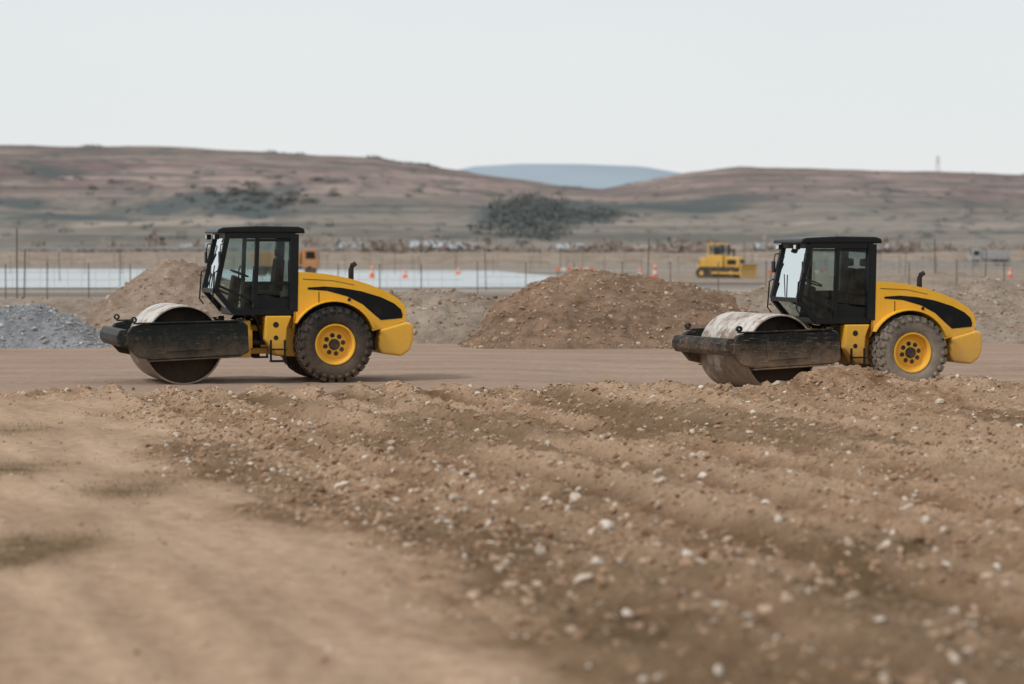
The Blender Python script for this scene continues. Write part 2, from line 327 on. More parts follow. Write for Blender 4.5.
# ------------------------------------------------------------ far plain
CON=paint("pale_concrete",srgb(184,190,193),.8,.35,zs=(-9,-8))
def sheet(name,pts,z,mat): return obj(name,[(x,y,z) for x,y in pts],[list(range(len(pts)))],mat)
sheet("concrete_road",[(-170,185),(-20,165),(1,170),(7,215),(-2,300),(-170,390)],.05,CON)
sheet("gravel_road",[(12,190),(120,175),(190,300),(60,330),(14,300)],.05,SD3)
def strip(name,x0,x1,y0,y1,h,mat,res=2.):
    def hf(X,Y):
        t=np.clip(1-np.abs(Y-(y0+y1)/2)/((y1-y0)/2),0,1); return h*np.clip(t*2.2,0,1)*(.9+.3*fbm(X,Y,.05,3,8))-.2*(t<=0)
    return grid(name,np.arange(x0,x1,res),np.linspace(y0,y1,9),hf,mat)[0]
strip("road_embankment",-400,420,430,470,2.4,SD3)
def scrub(name,items,mat,per=110,leaf=.11):
    V=[];n=per
    for (x,y,z,rx,rz) in items:
        p=rng.normal(size=(n,3)); p/=np.linalg.norm(p,axis=1)[:,None]; p*=(rng.random((n,1))**.45)*(.7+.5*rng.random((n,1)))
        p*=np.array([rx,rx*.7,rz]); p[:,2]=np.abs(p[:,2]); s=rx*leaf
        V.append((np.array([x,y,z])+p)[:,None,:]+rng.normal(size=(n,3,3))*s)
    V=np.concatenate(V).reshape(-1,3)
    return fast_mesh(name,V,np.arange(len(V)).reshape(-1,3),mat)
BU=flatmat("bare_bush",srgb(120,107,100),srgb(150,135,124))
L=[]
for i in range(320):
    D=random.uniform(480,1000); px=random.choice([random.uniform(-60,1100),random.gauss(140,50),random.gauss(620,80),random.gauss(340,50),random.uniform(700,1050)])
    r=random.uniform(1.5,4.5); L.append(((px-512)*D/F,D,0,r*1.5,r*random.uniform(.6,1.5)))
scrub("distant_bushes",L,BU,150,.09)
# ------------------------------------------------------------ hills
HR=[(-900,150),(-500,146),(-200,140),(0,142),(60,145),(130,144),(200,146),(300,151),(380,156),(440,166),(500,176),(560,184),(600,188),(640,181),(690,171),(740,165),(800,165),(880,168),(960,170),(1024,172),(1200,176),(1500,170),(2000,180)]
YR=3000.
hx=[(p-512)*YR/F for p,_ in HR]; hz=[(HY-q)*YR/F for _,q in HR]
def hill_h(X,Y):
    Y0=1050+160*fbm(X,X*0,.0016,3,40)
    s=np.clip((Y-Y0)/(YR-Y0),0,1)
    r=np.interp(X,hx,hz)
    spur=.16*fbm(X,Y,.0022,4,41)-.30*np.abs(fbm(X,Y,.0035,4,42))
    prof=s**1.15
    h=r*(prof+spur*np.clip(s*(1-s)*4,0,1)*.85)
    h+=12*np.exp(-((X-150)/260)**2-((Y-2000)/260)**2)
    h=np.where(Y>YR,r*(1-.25*((Y-YR)/900)**2),h)
    h+=np.clip(s,0,1)*(3.2*fbm(X,Y,.012,4,43))
    T=7.0; q=h/T; fr=q-np.floor(q); ht=(np.floor(q)+ss(fr,.55,1.0))*T
    k=.85*ss(fbm(X,Y,.0015,2,47),-.35,.20)*np.clip(s*3,0,1)*(1-ss(s,.85,.98))
    h=h*(1-k)+ht*k
    return h-1.5*(s<=0)
m,nt,bs=newmat("hill_grass_hazed"); tc=N(nt,'ShaderNodeTexCoord'); v=tc.outputs['Object']  # distance haze is painted in: base colours below are greyed, no haze volume
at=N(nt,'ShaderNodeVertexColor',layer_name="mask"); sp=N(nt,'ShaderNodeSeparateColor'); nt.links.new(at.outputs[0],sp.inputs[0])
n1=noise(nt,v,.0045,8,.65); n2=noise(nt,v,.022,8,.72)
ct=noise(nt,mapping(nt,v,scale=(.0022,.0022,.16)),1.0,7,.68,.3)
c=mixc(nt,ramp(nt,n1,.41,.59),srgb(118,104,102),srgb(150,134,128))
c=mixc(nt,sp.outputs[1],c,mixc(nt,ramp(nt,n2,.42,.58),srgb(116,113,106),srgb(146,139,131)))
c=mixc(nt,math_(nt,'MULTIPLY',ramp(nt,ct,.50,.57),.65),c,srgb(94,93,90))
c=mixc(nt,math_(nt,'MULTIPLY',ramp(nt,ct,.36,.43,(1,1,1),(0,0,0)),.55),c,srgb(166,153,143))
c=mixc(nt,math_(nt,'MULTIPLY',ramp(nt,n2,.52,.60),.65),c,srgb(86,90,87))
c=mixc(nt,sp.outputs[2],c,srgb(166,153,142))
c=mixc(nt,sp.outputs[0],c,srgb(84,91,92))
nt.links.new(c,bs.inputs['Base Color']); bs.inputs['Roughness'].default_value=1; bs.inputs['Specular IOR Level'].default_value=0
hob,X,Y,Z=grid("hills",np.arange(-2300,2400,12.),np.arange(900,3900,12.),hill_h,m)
fn=fbm(X,Y,.008,4,50)
def on_hill(px,D): x=(px-512)*D/F; return x,D,float(hill_h(np.array([x]),np.array([float(D)]))[0])
def find(px,py):
    D=np.arange(1100,3000,6.); x=(px-512)*D/F; z=hill_h(x,D); q=HY-F*(z-CH)/D
    i=np.where(q<=py)[0]; i=i[0] if len(i) else len(D)-1
    return float(x[i]),float(D[i]),float(z[i])
def patch(px,py,wx,wy):
    x,y,z=find(px,py); return np.exp(-((X-x)/wx)**2-((Y-y)/wy)**2)
wood=0
for a in((515,222,34,120,1),(520,210,34,120,1),(545,222,36,130,1),(545,208,30,110,1),(575,214,30,80,.9),(602,212,22,60,.7),(262,196,44,70,.9),(285,188,34,60,.8),(240,210,30,70,.7),(15,203,34,60,.8),(60,176,36,50,.6),(890,190,34,60,.8),(975,205,40,70,.8),(690,212,70,35,.8),(180,208,40,40,.6),(120,190,40,40,.7),(450,226,50,50,.6),(760,196,60,40,.6),(330,208,70,40,.6),(840,214,70,35,.7),(650,205,60,35,.6),(80,218,70,40,.6),(400,205,50,40,.6),(940,226,60,40,.6)):
    wood=wood+a[4]*patch(*a[:4])
wood=ss(wood+fn*.7,.32,.75)*.88
low=(1-ss(Z,28,62))*.85
tan=0
for a in((160,224,80,80,1),(440,200,60,40,.7),(780,225,110,60,.8),(330,222,70,40,.6),(900,226,90,40,.6)): tan=tan+a[4]*patch(*a[:4])
tan=ss(tan+fn*.5,.42,.8)*.6
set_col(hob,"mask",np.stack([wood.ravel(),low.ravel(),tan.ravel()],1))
L=[]
for px in list(np.arange(372,436,2.2))+[84,87,90,93,97,101,270,276,282,288,300]:
    x,y,z=on_hill(px,2990); r=random.uniform(3,7); L.append((x,y,z-1.5,r*1.5,r*.8))
for i in range(340):
    x,y,z=find(random.gauss(532,17),random.gauss(218,10)); r=random.uniform(3,6); L.append((x,y,z-1,r*1.5,r*.9))
for i in range(80):
    x,y,z=find(random.gauss(588,16),random.gauss(214,4)); r=random.uniform(2,5); L.append((x,y,z-1,r*1.5,r*.8))
for i in range(130):
    x,y,z=find(random.gauss(262,32),random.gauss(197,8)); r=random.uniform(2,4.5); L.append((x,y,z-1,r*1.5,r*.8))
for i in range(420):
    cx=random.uniform(-20,1044); x,y,z=find(cx,random.uniform(172,240)); r=random.uniform(1.2,3.4); L.append((x,y,z-1,r*1.7,r*.9))
scrub("hillside_scrub",L,flatmat("hill_scrub",srgb(90,96,96),srgb(114,116,112)),80,.10)
def blue_h(X,Y):
    t=np.clip(1-np.abs(Y-9000)/1400,0,1); pr=np.interp(X*F/9000+512,[300,420,470,520,580,640,680,740,850],[40,70,84,87,87,85,78,66,40])
    return (pr+1.2*vn(X*.002,Y*0,3))*9000/F*ss(t,0,1)
grid("distant_hill",np.arange(-1500,1900,40.),np.arange(7600,10400,70.),blue_h,flatmat("haze_blue_hill",srgb(142,155,166),srgb(150,162,172),.002))  # pale blue base colour stands in for aerial haze on the far ridge
# ------------------------------------------------------------ pylon
LG=paint("galvanised",srgb(150,152,155),.6,.2,zs=(-9,-8))
x,y,z=on_hill(937,2960); py=empty("power_pylon",(x,y,z-2))
for a in(-1,1):
    for b_ in(-1,1): tube("leg",[(a*2.6,b_*2.6,0),(a*.4,b_*.4,21)],.22,LG,py,4)
for k,zz in enumerate((13,17,20)): bar("arm",(-4.5+k*.8,0,zz),(4.5-k*.8,0,zz),.35,LG,py)
for k in range(5): bar("brace",(-2.3+k*.4,0,k*3.6),(2.0-k*.36,0,k*3.6+3.6),.2,LG,py)
# ------------------------------------------------------------ rollers
YEL=paint("yellow_paint",(.86,.45,.018),.34,.42,lowdust=1.1)
YELD=paint("yellow_paint_dusty",(.86,.45,.020),.40,.60,lowdust=1.3)
YEL2=paint("yellow_rim",(.86,.45,.02),.5,.45,lowdust=.5)
BLK=paint("black_paint",(.008,.010,.011),.35,.05,lowdust=.4,spec=.22)
STR=paint("black_decal",(.006,.008,.009),.5,.10,lowdust=.3,spec=.15)
BEAM=paint("black_beam",(.010,.014,.013),.5,.30,scr=srgb(128,112,94),lowdust=.9,scramt=.6,th=.60,spec=.22,zs=(.45,1.0))
BEAM2=paint("black_beam_dusty",(.013,.014,.013),.55,.60,scr=srgb(150,128,108),lowdust=1.1,scramt=.65,th=.57,spec=.22,zs=(.45,1.1))
TYR=paint("tyre_rubber",(.016,.017,.017),.75,.30,lowdust=1.,spec=.3)
TYR2=paint("tyre_rubber_dusty",(.05,.047,.043),.85,.85,lowdust=1.5,dcol=srgb(150,136,122),zs=(0.,2.5),spec=.3)
DRK=paint("dark_metal",(.018,.017,.016),.6,.35,lowdust=.5,spec=.3)
DRUMIN=paint("drum_inside",(.022,.018,.015),.7,.5,lowdust=.8,dcol=srgb(110,84,64),spec=.3)
SEAT=paint("seat_fabric",(.010,.010,.012),.8,.05,spec=.2)
def drum_mat(name,d):
    m,nt,bs=newmat(name); tc=N(nt,'ShaderNodeTexCoord'); v=tc.outputs['Object']
    n1=noise(nt,mapping(nt,v,scale=(.6,9,.6)),1.4,8,.7); n2=noise(nt,v,5,7,.7); n4=noise(nt,v,1.6,6,.7)
    s=math_(nt,'ADD',math_(nt,'MULTIPLY',n1,.55),math_(nt,'MULTIPLY',n2,.45))
    c=mixc(nt,ramp(nt,s,.42,.60),(.58,.565,.54),srgb(166,146,128) if d else srgb(180,167,152))
    c=mixc(nt,math_(nt,'MULTIPLY',ramp(nt,n2,.52,.62),.8),c,srgb(128,104,86))
    sep=N(nt,'ShaderNodeSeparateXYZ'); nt.links.new(v,sep.inputs[0])
    mr=N(nt,'ShaderNodeMapRange'); nt.links.new(sep.outputs[2],mr.inputs[0]); mr.inputs[1].default_value=0; mr.inputs[2].default_value=1.4; mr.inputs[3].default_value=.25; mr.inputs[4].default_value=0
    mud=ramp(nt,math_(nt,'ADD',n4,mr.outputs[0]),.53,.64)
    c=mixc(nt,math_(nt,'MULTIPLY',mud,.75),c,srgb(116,92,73))
    nt.links.new(c,bs.inputs['Base Color']); bs.inputs['Metallic'].default_value=.2; bs.inputs['Roughness'].default_value=.55; bump(nt,bs,n2,.35,.015); return m
def glass(name):
    m,nt,bs=newmat(name); out=nt.nodes['Material Output']; nt.nodes.remove(bs)
    t=N(nt,'ShaderNodeBsdfTransparent'); t.inputs[0].default_value=(.84,.90,.90,1); g=N(nt,'ShaderNodeBsdfGlossy'); g.inputs[0].default_value=(.8,.85,.85,1); g.inputs['Roughness'].default_value=.04
    d=N(nt,'ShaderNodeBsdfDiffuse'); d.inputs[0].default_value=(*srgb(170,165,155),1)
    fr=N(nt,'ShaderNodeFresnel'); fr.inputs[0].default_value=1.33
    tc=N(nt,'ShaderNodeTexCoord'); nn=ramp(nt,noise(nt,tc.outputs['Object'],4,6,.6),.4,.75,(.0,.0,.0),(.07,.07,.07))
    m1=N(nt,'ShaderNodeMixShader'); nt.links.new(nn,m1.inputs[0]); nt.links.new(t.outputs[0],m1.inputs[1]); nt.links.new(d.outputs[0],m1.inputs[2])
    m2=N(nt,'ShaderNodeMixShader'); nt.links.new(fr.outputs[0],m2.inputs[0]); nt.links.new(m1.outputs[0],m2.inputs[1]); nt.links.new(g.outputs[0],m2.inputs[2])
    nt.links.new(m2.outputs[0],out.inputs[0]); return m
GL=glass("window_glass")
RED=paint("red_lens",(.5,.02,.015),.2,.1); LENS=paint("lamp_lens",(.7,.7,.66),.15,.1)
def arc(cx,cz,r,a0,a1,n): return [(cx+r*math.cos(math.radians(a0+(a1-a0)*i/n)),cz+r*math.sin(math.radians(a0+(a1-a0)*i/n))) for i in range(n+1)]
def roller(loc,yaw,phi,dusty):
    p=empty("road_roller",loc,yaw); bm=BEAM2 if dusty else BEAM; ty=TYR2 if dusty else TYR; YEL_=YELD if dusty else YEL
    piv=empty("front_frame",(-1.42,0,0),phi,p); fr=empty("front_frame_parts",(1.42,0,0),0,piv)
    dx=-3.06; dz=.785
    lathe("drum",[(.745,-.80),(.745,-1.045),(.752,-1.055),(.778,-1.055),(.785,-1.045),(.785,1.045),(.778,1.055),(.752,1.055),(.745,1.045),(.745,.80)],drum_mat("drum_steel",dusty),fr,dx,dz,96)
    for s in(-1,1):
        lathe("drum_end",[(0.001,s*.70),(.30,s*.70),(.33,s*.74),(.60,s*.74),(.742,s*.80),(.7435,s*1.04)],DRUMIN,fr,dx,dz,64)
        lathe("drum_hub",[(0.001,s*1.07),(.26,s*1.07),(.28,s*1.05),(.28,s*.72)],DRK,fr,dx,dz,32)
        y0,y1=sorted((s*1.08,s*1.23))
        prism("drum_frame_beam",[(-4.20,1.04),(-4.10,1.16),(-3.9,1.20),(-1.90,1.24),(-1.81,1.16),(-1.79,.64),(-1.93,.57),(-3.70,.50),(-4.0,.56),(-4.22,.80)],y0,y1,bm,fr,.03,3)
        prism("beam_top_plate",[(-4.05,1.203),(-2.0,1.243),(-2.0,1.272),(-4.05,1.232)],*sorted((s*1.06,s*1.27)),bm,fr,.006)
        prism("beam_bottom_plate",[(-3.75,.468),(-1.95,.538),(-1.95,.565),(-3.75,.495)],*sorted((s*1.07,s*1.26)),bm,fr,.006)
        ya,yb=sorted((s*1.232,s*1.255))
        prism("beam_cover",[(-3.5,1.05),(-2.6,1.06),(-2.55,.70),(-3.45,.66)],ya,yb,bm,fr,.01)
        for bx in(-4.0,-3.75,-2.4,-2.05):
            lathe("bolt",[(0.001,s*1.26),(.035,s*1.26),(.04,s*1.23)],DRK,fr,bx,.92,8)
        lathe("lifting_eye",[(.03,s*1.19),(.06,s*1.19),(.06,s*1.11),(.03,s*1.11),(.03,s*1.19)],bm,fr,-4.05,1.29,14)
        box("mounting_block",(-1.99,sorted((s*.95,s*1.06))[0],1.17),(-1.87,sorted((s*.95,s*1.06))[1],1.30),bm,fr,.01)
    prism("front_cross_beam",[(-4.39,.99),(-4.33,1.10),(-4.17,1.10),(-4.17,.76),(-4.31,.76),(-4.39,.86)],-1.20,1.20,bm,fr,.025,3)
    box("front_scraper",(-4.16,-1.0,.80),(-3.88,1.0,.86),bm,fr)
    box("rear_cross_beam",(-2.18,-1.075,.62),(-1.87,1.075,1.16),bm,fr,.02)
    box("rear_scraper",(-2.26,-1.0,.92),(-2.19,1.0,1.02),bm,fr,.01)
    box("pivot_front_plate",(-1.867,-.55,.50),(-1.62,.55,1.24),YEL_,fr,.02)
    for s in(-1,1):
        prism("front_fork_gusset",[(-1.86,1.16),(-1.60,1.05),(-1.60,.70),(-1.86,.55)],*sorted((s*.56,s*.62)),YEL_,fr,.01)
    for z0,z1 in((.56,.68),(1.02,1.14)): box("pivot_fork",(-1.617,-.28,z0),(-1.22,.28,z1),YEL_,p,.02)
    tube("pivot_pin",[(-1.42,0,.48),(-1.42,0,1.24)],.09,DRK,p,14)
    for s in(-1,1):
        tube("steering_cylinder",[(-1.64,s*.46,.80),(-1.2,s*.50,.80),(-.9,s*.5,.80)],[.05,.05,.04],DRK,p,10)
        for j in range(5):
            tube("hydraulic_hose",[(-1.86,s*(.20+.09*j),1.06+.03*j),(-1.68,s*(.26+.09*j),1.29+.02*j),(-1.5,s*(.28+.09*j),1.27),(-1.38,s*(.28+.09*j),1.02-.06*j),(-1.30,s*(.26+.07*j),.8)],.022,BLK,p,6)
    prism("rear_frame",[(-1.22,1.32),(-1.22,.66),(-1.10,.52),(-.55,.50),(.9,.56),(.9,1.30)],-.50,.50,YEL_,p,.02)
    for s in(-1,1):
        prism("frame_side_plate",[(-1.36,1.335),(-1.38,.86),(-1.16,.56),(-.98,.54),(-.93,1.1),(-.84,1.335)],*sorted((s*.52,s*.86)),YEL_,p,.02)
        lathe("plate_hole",[(0.001,s*.866),(.055,s*.866),(.06,s*.86)],DRK,p,-1.16,1.16,14)
        lathe("plate_hole",[(0.001,s*.866),(.045,s*.866),(.05,s*.86)],DRK,p,-1.16,.90,14)
        box("access_step",(-1.30,s*.98-.1,.42),(-.98,s*.98+.1,.46),BLK,p,.008)
        box("access_step",(-1.30,s*.98-.1,.66),(-.98,s*.98+.06,.69),BLK,p,.008)
        for xx in(-1.28,-1.0): box("step_hanger",(xx-.02,s*.95-.015,.46),(xx+.02,s*.95+.015,.86),BLK,p,.004)
    box("cab_floor",(-1.98,-.76,1.345),(-.76,.76,1.42),BLK,p,.015)
    A=arc(0,.745,.87,158,18,14)
    prof=[(-.74,1.20)]+A+[(1.02,1.06),(1.50,1.20),(1.53,1.34),(1.50,1.52),(1.36,1.67),(1.10,1.82),(.75,1.96),(.35,2.08),(-.05,2.16),(-.42,2.20),(-.74,2.21)]
    prism("engine_hood",prof,-.80,.80,YEL_,p,.09,4)
    prism("engine_block_panel",[(-.70,.62),(-.7,1.9),(1.2,1.4),(1.2,.62)],-.52,.52,DRK,p,.02)
    for s in(-1,1):
        y0,y1=sorted((s*.801,s*.806))
        prism("side_stripe",[(-.50,1.86),(-.1,1.83),(.3,1.72),(.62,1.56),(.85,1.36),(1.0,1.235),(1.44,1.27),(1.455,1.34),(1.42,1.45),(1.28,1.57),(1.0,1.70),(.6,1.82),(.2,1.89),(-.15,1.92),(-.5,1.90)],y0,y1,STR,p,0)
        prism("hood_seam",[(-.28,1.60),(-.265,1.60),(-.265,1.81),(-.28,1.81)],*sorted((s*.801,s*.805)),STR,p,0)
        prism("hood_seam",[(-.60,2.065),(.0,2.035),(.45,1.945),(.45,1.953),(.0,2.043),(-.60,2.075)],*sorted((s*.80,s*.806)),STR,p,0)
        O=arc(0,.745,.90,150,22,16); I=arc(0,.745,.868,22,150,16)
        prism("fender",O+I,*sorted((s*.79,s*.98)),YEL_,p,.008)
        lathe("door_latch",[(0.001,s*.815),(.03,s*.815),(.035,s*.80)],BLK,p,.35,1.65,10)
    prism("rear_counterweight",[(.98,1.045),(.93,.70),(1.0,.56),(1.42,.50),(1.60,.62),(1.67,.82),(1.67,1.10),(1.61,1.18),(1.50,1.19)],-.86,.86,YEL_,p,.06,4)
    box("rear_grille",(1.45,-.60,1.22),(1.545,.60,1.50),BLK,p,.02)
    for s in(-1,1): box("tail_lamp",(1.65,s*.70-.09,.94),(1.685,s*.70+.09,1.02),RED,p,.008)
    tube("exhaust_pipe",[(.50,-.30,1.98),(.50,-.30,2.26),(.53,-.30,2.34),(.60,-.30,2.38)],[.055,.055,.055,.05],DRK,p,12)
    for s in(-1,1):
        yc=s*.84
        t=[(.40,-.23),(.45,-.265),(.52,-.285),(.62,-.285),(.68,-.26),(.705,-.22),(.715,-.1),(.718,0),(.715,.1),(.705,.22),(.68,.26),(.62,.285),(.52,.285),(.45,.265),(.40,.23)]
        lathe("tyre",[(r,yc+y) for r,y in t],ty,p,0,.76,72)
        V=[];Fs=[]; NL=26
        for k in range(NL):
            for row,(yy,off,wd) in enumerate(((-.20,0,.12),(-.065,.5,.11),(.065,0,.11),(.20,.5,.12))):
                a=2*math.pi*(k+off)/NL; sk=(.045 if row%2 else -.045); o=len(V)
                r0=.69; r1=.765 if abs(yy)<.15 else .760
                for r in(r0,r1):
                    for da,dy in((-.075,-wd/2),(.075,-wd/2),(.075,wd/2),(-.075,wd/2)):
                        aa=a+da+sk*dy/.1; V.append((r*math.cos(aa),yc+yy*1.03+dy,.76+r*math.sin(aa)))
                Fs+=[[o,o+1,o+2,o+3],[o+4,o+5,o+6,o+7]]+[[o+i,o+(i+1)%4,o+4+(i+1)%4,o+4+i] for i in range(4)]
            for yy,ey in((-.262,-.305),(.262,.305)):
                a=2*math.pi*(k+(0 if yy<0 else .5))/NL; o=len(V)
                for (r,y_) in((.756,yy*.95),(.66,ey),(.61,ey*.93),(.68,yy*.85)):
                    for da in(-.06,.06): V.append((r*math.cos(a+da),yc+y_,.76+r*math.sin(a+da)))
                Fs+=[[o,o+1,o+3,o+2],[o+2,o+3,o+5,o+4],[o+4,o+5,o+7,o+6],[o,o+2,o+4,o+6],[o+1,o+3,o+5,o+7]]
        obj("tread_lugs",V,Fs,ty,p)
        q=lambda d:yc+s*d
        lathe("wheel_rim",[(.42,q(.235)),(.405,q(.262)),(.385,q(.262)),(.365,q(.22)),(.35,q(.13)),(.30,q(.10)),(.25,q(.125)),(.10,q(.14)),(.001,q(.14))],YEL2,p,0,.76,48)
        for k in range(8):
            a=2*math.pi*k/8+.2
            lathe("rim_hole",[(.001,q(.142)),(.046,q(.142)),(.05,q(.10))],DRK,p,.185*math.cos(a),.76+.185*math.sin(a),12)
        lathe("hub",[(.001,q(.19)),(.085,q(.19)),(.11,q(.17)),(.115,q(.12))],DRK,p,0,.76,20)
    tube("rear_axle",[(0,-.7,.76),(0,.7,.76)],.13,DRK,p,12)
    # --- cab
    a_=(-2.34,1.84); b_=(-1.98,1.42); c_=(-.80,1.42); d_=(-.74,2.97); e_=(-2.10,2.97); W=.72
    for s in(-1,1):
        y=s*W
        def B(n_,u,w_,t): bar(n_,(u[0],y,u[1]),(w_[0],y,w_[1]),t,BLK,p)
        B("front_pillar",a_,e_,.10); B("lower_chamfer",a_,b_,.10); B("sill",b_,c_,.12); B("rear_pillar",(c_[0]+.01,c_[1]),(d_[0]-.02,d_[1]),.17); B("roof_rail",(e_[0],2.94),(d_[0],2.94),.11)
        B("door_pillar",(-1.56,1.42),(-1.50,2.95),.08)
        B("door_frame",(-1.50,2.85),(-.84,2.85),.05); B("door_mid_rail",(-1.56,1.98),(-.80,1.98),.05)
        B("front_mid_rail",(-2.30,1.95),(-1.58,1.62),.045)
        prism("side_lower_panel",[(-1.54,1.44),(-1.52,1.74),(-1.30,1.76),(-1.15,1.70),(-.82,1.68),(-.82,1.44)],*sorted((y-s*.012,y+s*.012)),BLK,p,0)
        prism("side_glass",[(-2.28,1.85),(-1.96,1.46),(-1.60,1.46),(-1.53,2.91),(-2.07,2.91)],y-.004,y+.004,GL,p,0)
        prism("door_glass",[(-1.49,1.78),(-.84,1.72),(-.80,2.84),(-1.46,2.84)],y-.004,y+.004,GL,p,0)
        tube("door_handrail",[(-1.62,y+s*.05,1.55),(-1.64,y+s*.10,1.62),(-1.60,y+s*.10,2.25),(-1.58,y+s*.05,2.32)],.015,BLK,p,8)
        tube("front_handrail",[(-2.34,s*.80,1.55),(-2.42,s*.81,1.66),(-2.38,s*.81,2.20),(-2.28,s*.77,2.26)],.016,BLK,p,8)
        tube("mirror_arm",[(-2.12,y,2.80),(-2.25,y+s*.10,2.76),(-2.27,y+s*.12,2.62)],.013,BLK,p,6)
        box("mirror",(-2.30,y+s*.12-.08,2.38),(-2.26,y+s*.12+.08,2.62),BLK,p,.015)
        box("work_lamp",(-2.33,s*.48-.08,2.86),(-2.24,s*.48+.08,2.965),BLK,p,.015)
        box("work_lamp_lens",(-2.337,s*.48-.06,2.875),(-2.331,s*.48+.06,2.95),LENS,p,0)
    for z_,x_ in((2.94,-2.10),(1.84,-2.34),(1.43,-1.98)): bar("front_cross_member",(x_,-W,z_),(x_,W,z_),.09,BLK,p)
    bar("rear_cross_member",(-.80,-W,1.98),(-.80,W,1.98),.08,BLK,p)
    for (A_,B2) in(((-2.34,1.86),(-2.11,2.92)),((-2.32,1.81),(-2.0,1.46))):
        V=[(A_[0],-W+.04,A_[1]),(A_[0],W-.04,A_[1]),(B2[0],W-.04,B2[1]),(B2[0],-W+.04,B2[1])]
        obj("windscreen",V,[[0,1,2,3]],GL,p)
    tube("wiper",[(-2.35,0,1.90),(-2.27,.25,2.35)],.012,BLK,p,6)
    obj("rear_window",[(-.79,-W+.05,2.02),(-.79,W-.05,2.02),(-.76,W-.05,2.9),(-.76,-W+.05,2.9)],[[0,1,2,3]],GL,p)
    box("rear_lower_panel",(-.82,-W+.05,1.43),(-.78,W-.05,1.95),BLK,p,.005)
    prism("cab_roof",[(-2.32,2.985),(-2.30,3.06),(-2.2,3.10),(-1.5,3.13),(-.68,3.12),(-.56,3.08),(-.54,2.985)],-.79,.79,BLK,p,.03,3)
    box("seat_base",(-1.42,-.26,1.43),(-.98,.26,1.62),SEAT,p,.02); box("seat_cushion",(-1.50,-.27,1.623),(-.96,.27,1.83),SEAT,p,.05,3)
    prism("seat_back",[(-1.10,1.80),(-.90,1.80),(-.84,2.46),(-1.0,2.50)],-.25,.25,SEAT,p,.05,3)
    box("headrest",(-1.0,-.14,2.52),(-.88,.14,2.68),SEAT,p,.04,3)
    box("armrest",(-1.35,-.36,1.95),(-.98,-.29,2.01),SEAT,p,.015)
    prism("steering_console",[(-2.0,1.43),(-1.80,1.43),(-1.72,2.08),(-1.88,2.15)],-.14,.14,SEAT,p,.02)
    pts=[(-1.74+.19*math.cos(t)*.93,.19*math.sin(t),2.18-.19*math.cos(t)*.36) for t in np.linspace(0,2*math.pi,25)]
    tube("steering_wheel",pts,.016,SEAT,p,6)
    box("side_console",(-1.6,.35,1.43),(-1.0,.6,2.0),SEAT,p,.03)
    return p
roller((-3.84,49.35,0),math.radians(16.5),math.radians(1),False)
roller((7.87,50.2,-.20),math.radians(15),math.radians(7),True)
# ------------------------------------------------------------ construction fence etc
WIRE=paint("fence_wire",srgb(130,120,110),.7,.3,zs=(-9,-8)); WOOD=paint("post_wood",srgb(92,78,66),.8,.2,zs=(-9,-8)); ORG=paint("orange_plastic",(.75,.13,.03),.5,.15,zs=(-9,-8)); WHT=paint("white_plastic",(.62,.61,.59),.5,.15,zs=(-9,-8))
def fence(name,x0,x1,D,h,slope,step=2.5,wires=5,mat=WIRE):
    p=empty(name,(0,0,0)); P=[];Wr=[]; x=x0
    while x<x1:
        y=D+slope*(x-x0); P.append(((x,y,h/2),(.05,.05,h+random.uniform(-.2,.2))))
        for k in range(wires): Wr.append(((x+step/2,y+slope*step/2,h*(.12+.86*k/(wires-1))),(step,.015,.014)))
        for j in range(3): Wr.append(((x+step*(j+.5)/3,y,h*.55),(.010,.010,h*.86)))
        x+=step
    boxes("posts",P,WOOD,p); boxes("wires",Wr,mat,p)
fence("wire_fence",-40,-3,128,1.95,.0,2.2)
fence("wire_fence",-2,50,140,2.0,.05,2.8)
fence("wire_fence",-70,90,260,2.0,.02,4,5)
fence("wire_fence",-110,150,340,2.2,.01,6,5)
gr=empty("guardrail",(0,450,2.3)); boxes("rail",[((x,0,.75),(8,.08,.32)) for x in range(-200,-30,8)],LG,gr); boxes("rail_posts",[((x,.1,.35),(.15,.15,.8)) for x in range(-200,-30,4)],LG,gr)
gr=empty("guardrail",(0,330,0)); boxes("rail",[((x,0,.85),(6,.08,.30)) for x in range(34,120,6)],LG,gr); boxes("rail_posts",[((x,.1,.4),(.12,.12,.8)) for x in range(34,120,3)],LG,gr)
for px,h,D in((17,3.7,118),(24,2.7,119),(648,3.4,150),(935,3.4,160),(486,2.8,160),(985,2.7,150),(120,2.6,170),(560,2.8,230),(745,3.6,260),(905,3.,240),(60,2.6,200),(395,3.4,260)):
    q=tube("wooden_post",[(0,0,0),(random.uniform(-.14,.14),0,h)],.035,WOOD,None,6); q.location=((px-512)*D/F,D,0)
def cone(px,D,h=1.15):
    p=empty("traffic_cone",((px-512)*D/F,D,.05))
    def ring(n_,r0,z0,r1,z1,mat): tube(n_,[(0,0,z0),(0,0,z1)],[r0,r1],mat,p,14)
    boxes("base",[((0,0,.03),(.6,.6,.06))],ORG,p)
    ring("body",.24,.06,.19,h*.35,ORG); ring("band",.19,h*.35+.001,.15,h*.55,WHT); ring("body",.15,h*.55+.001,.10,h*.75,ORG); ring("band",.10,h*.75+.001,.08,h*.85,WHT); ring("tip",.08,h*.85+.001,.05,h,ORG)
for px,D,h in((372,225,1.3),(405,225,.9),(655,205,1.6),(640,215,1.1),(458,260,.8),(1010,230,1.0)): cone(px,D,h)
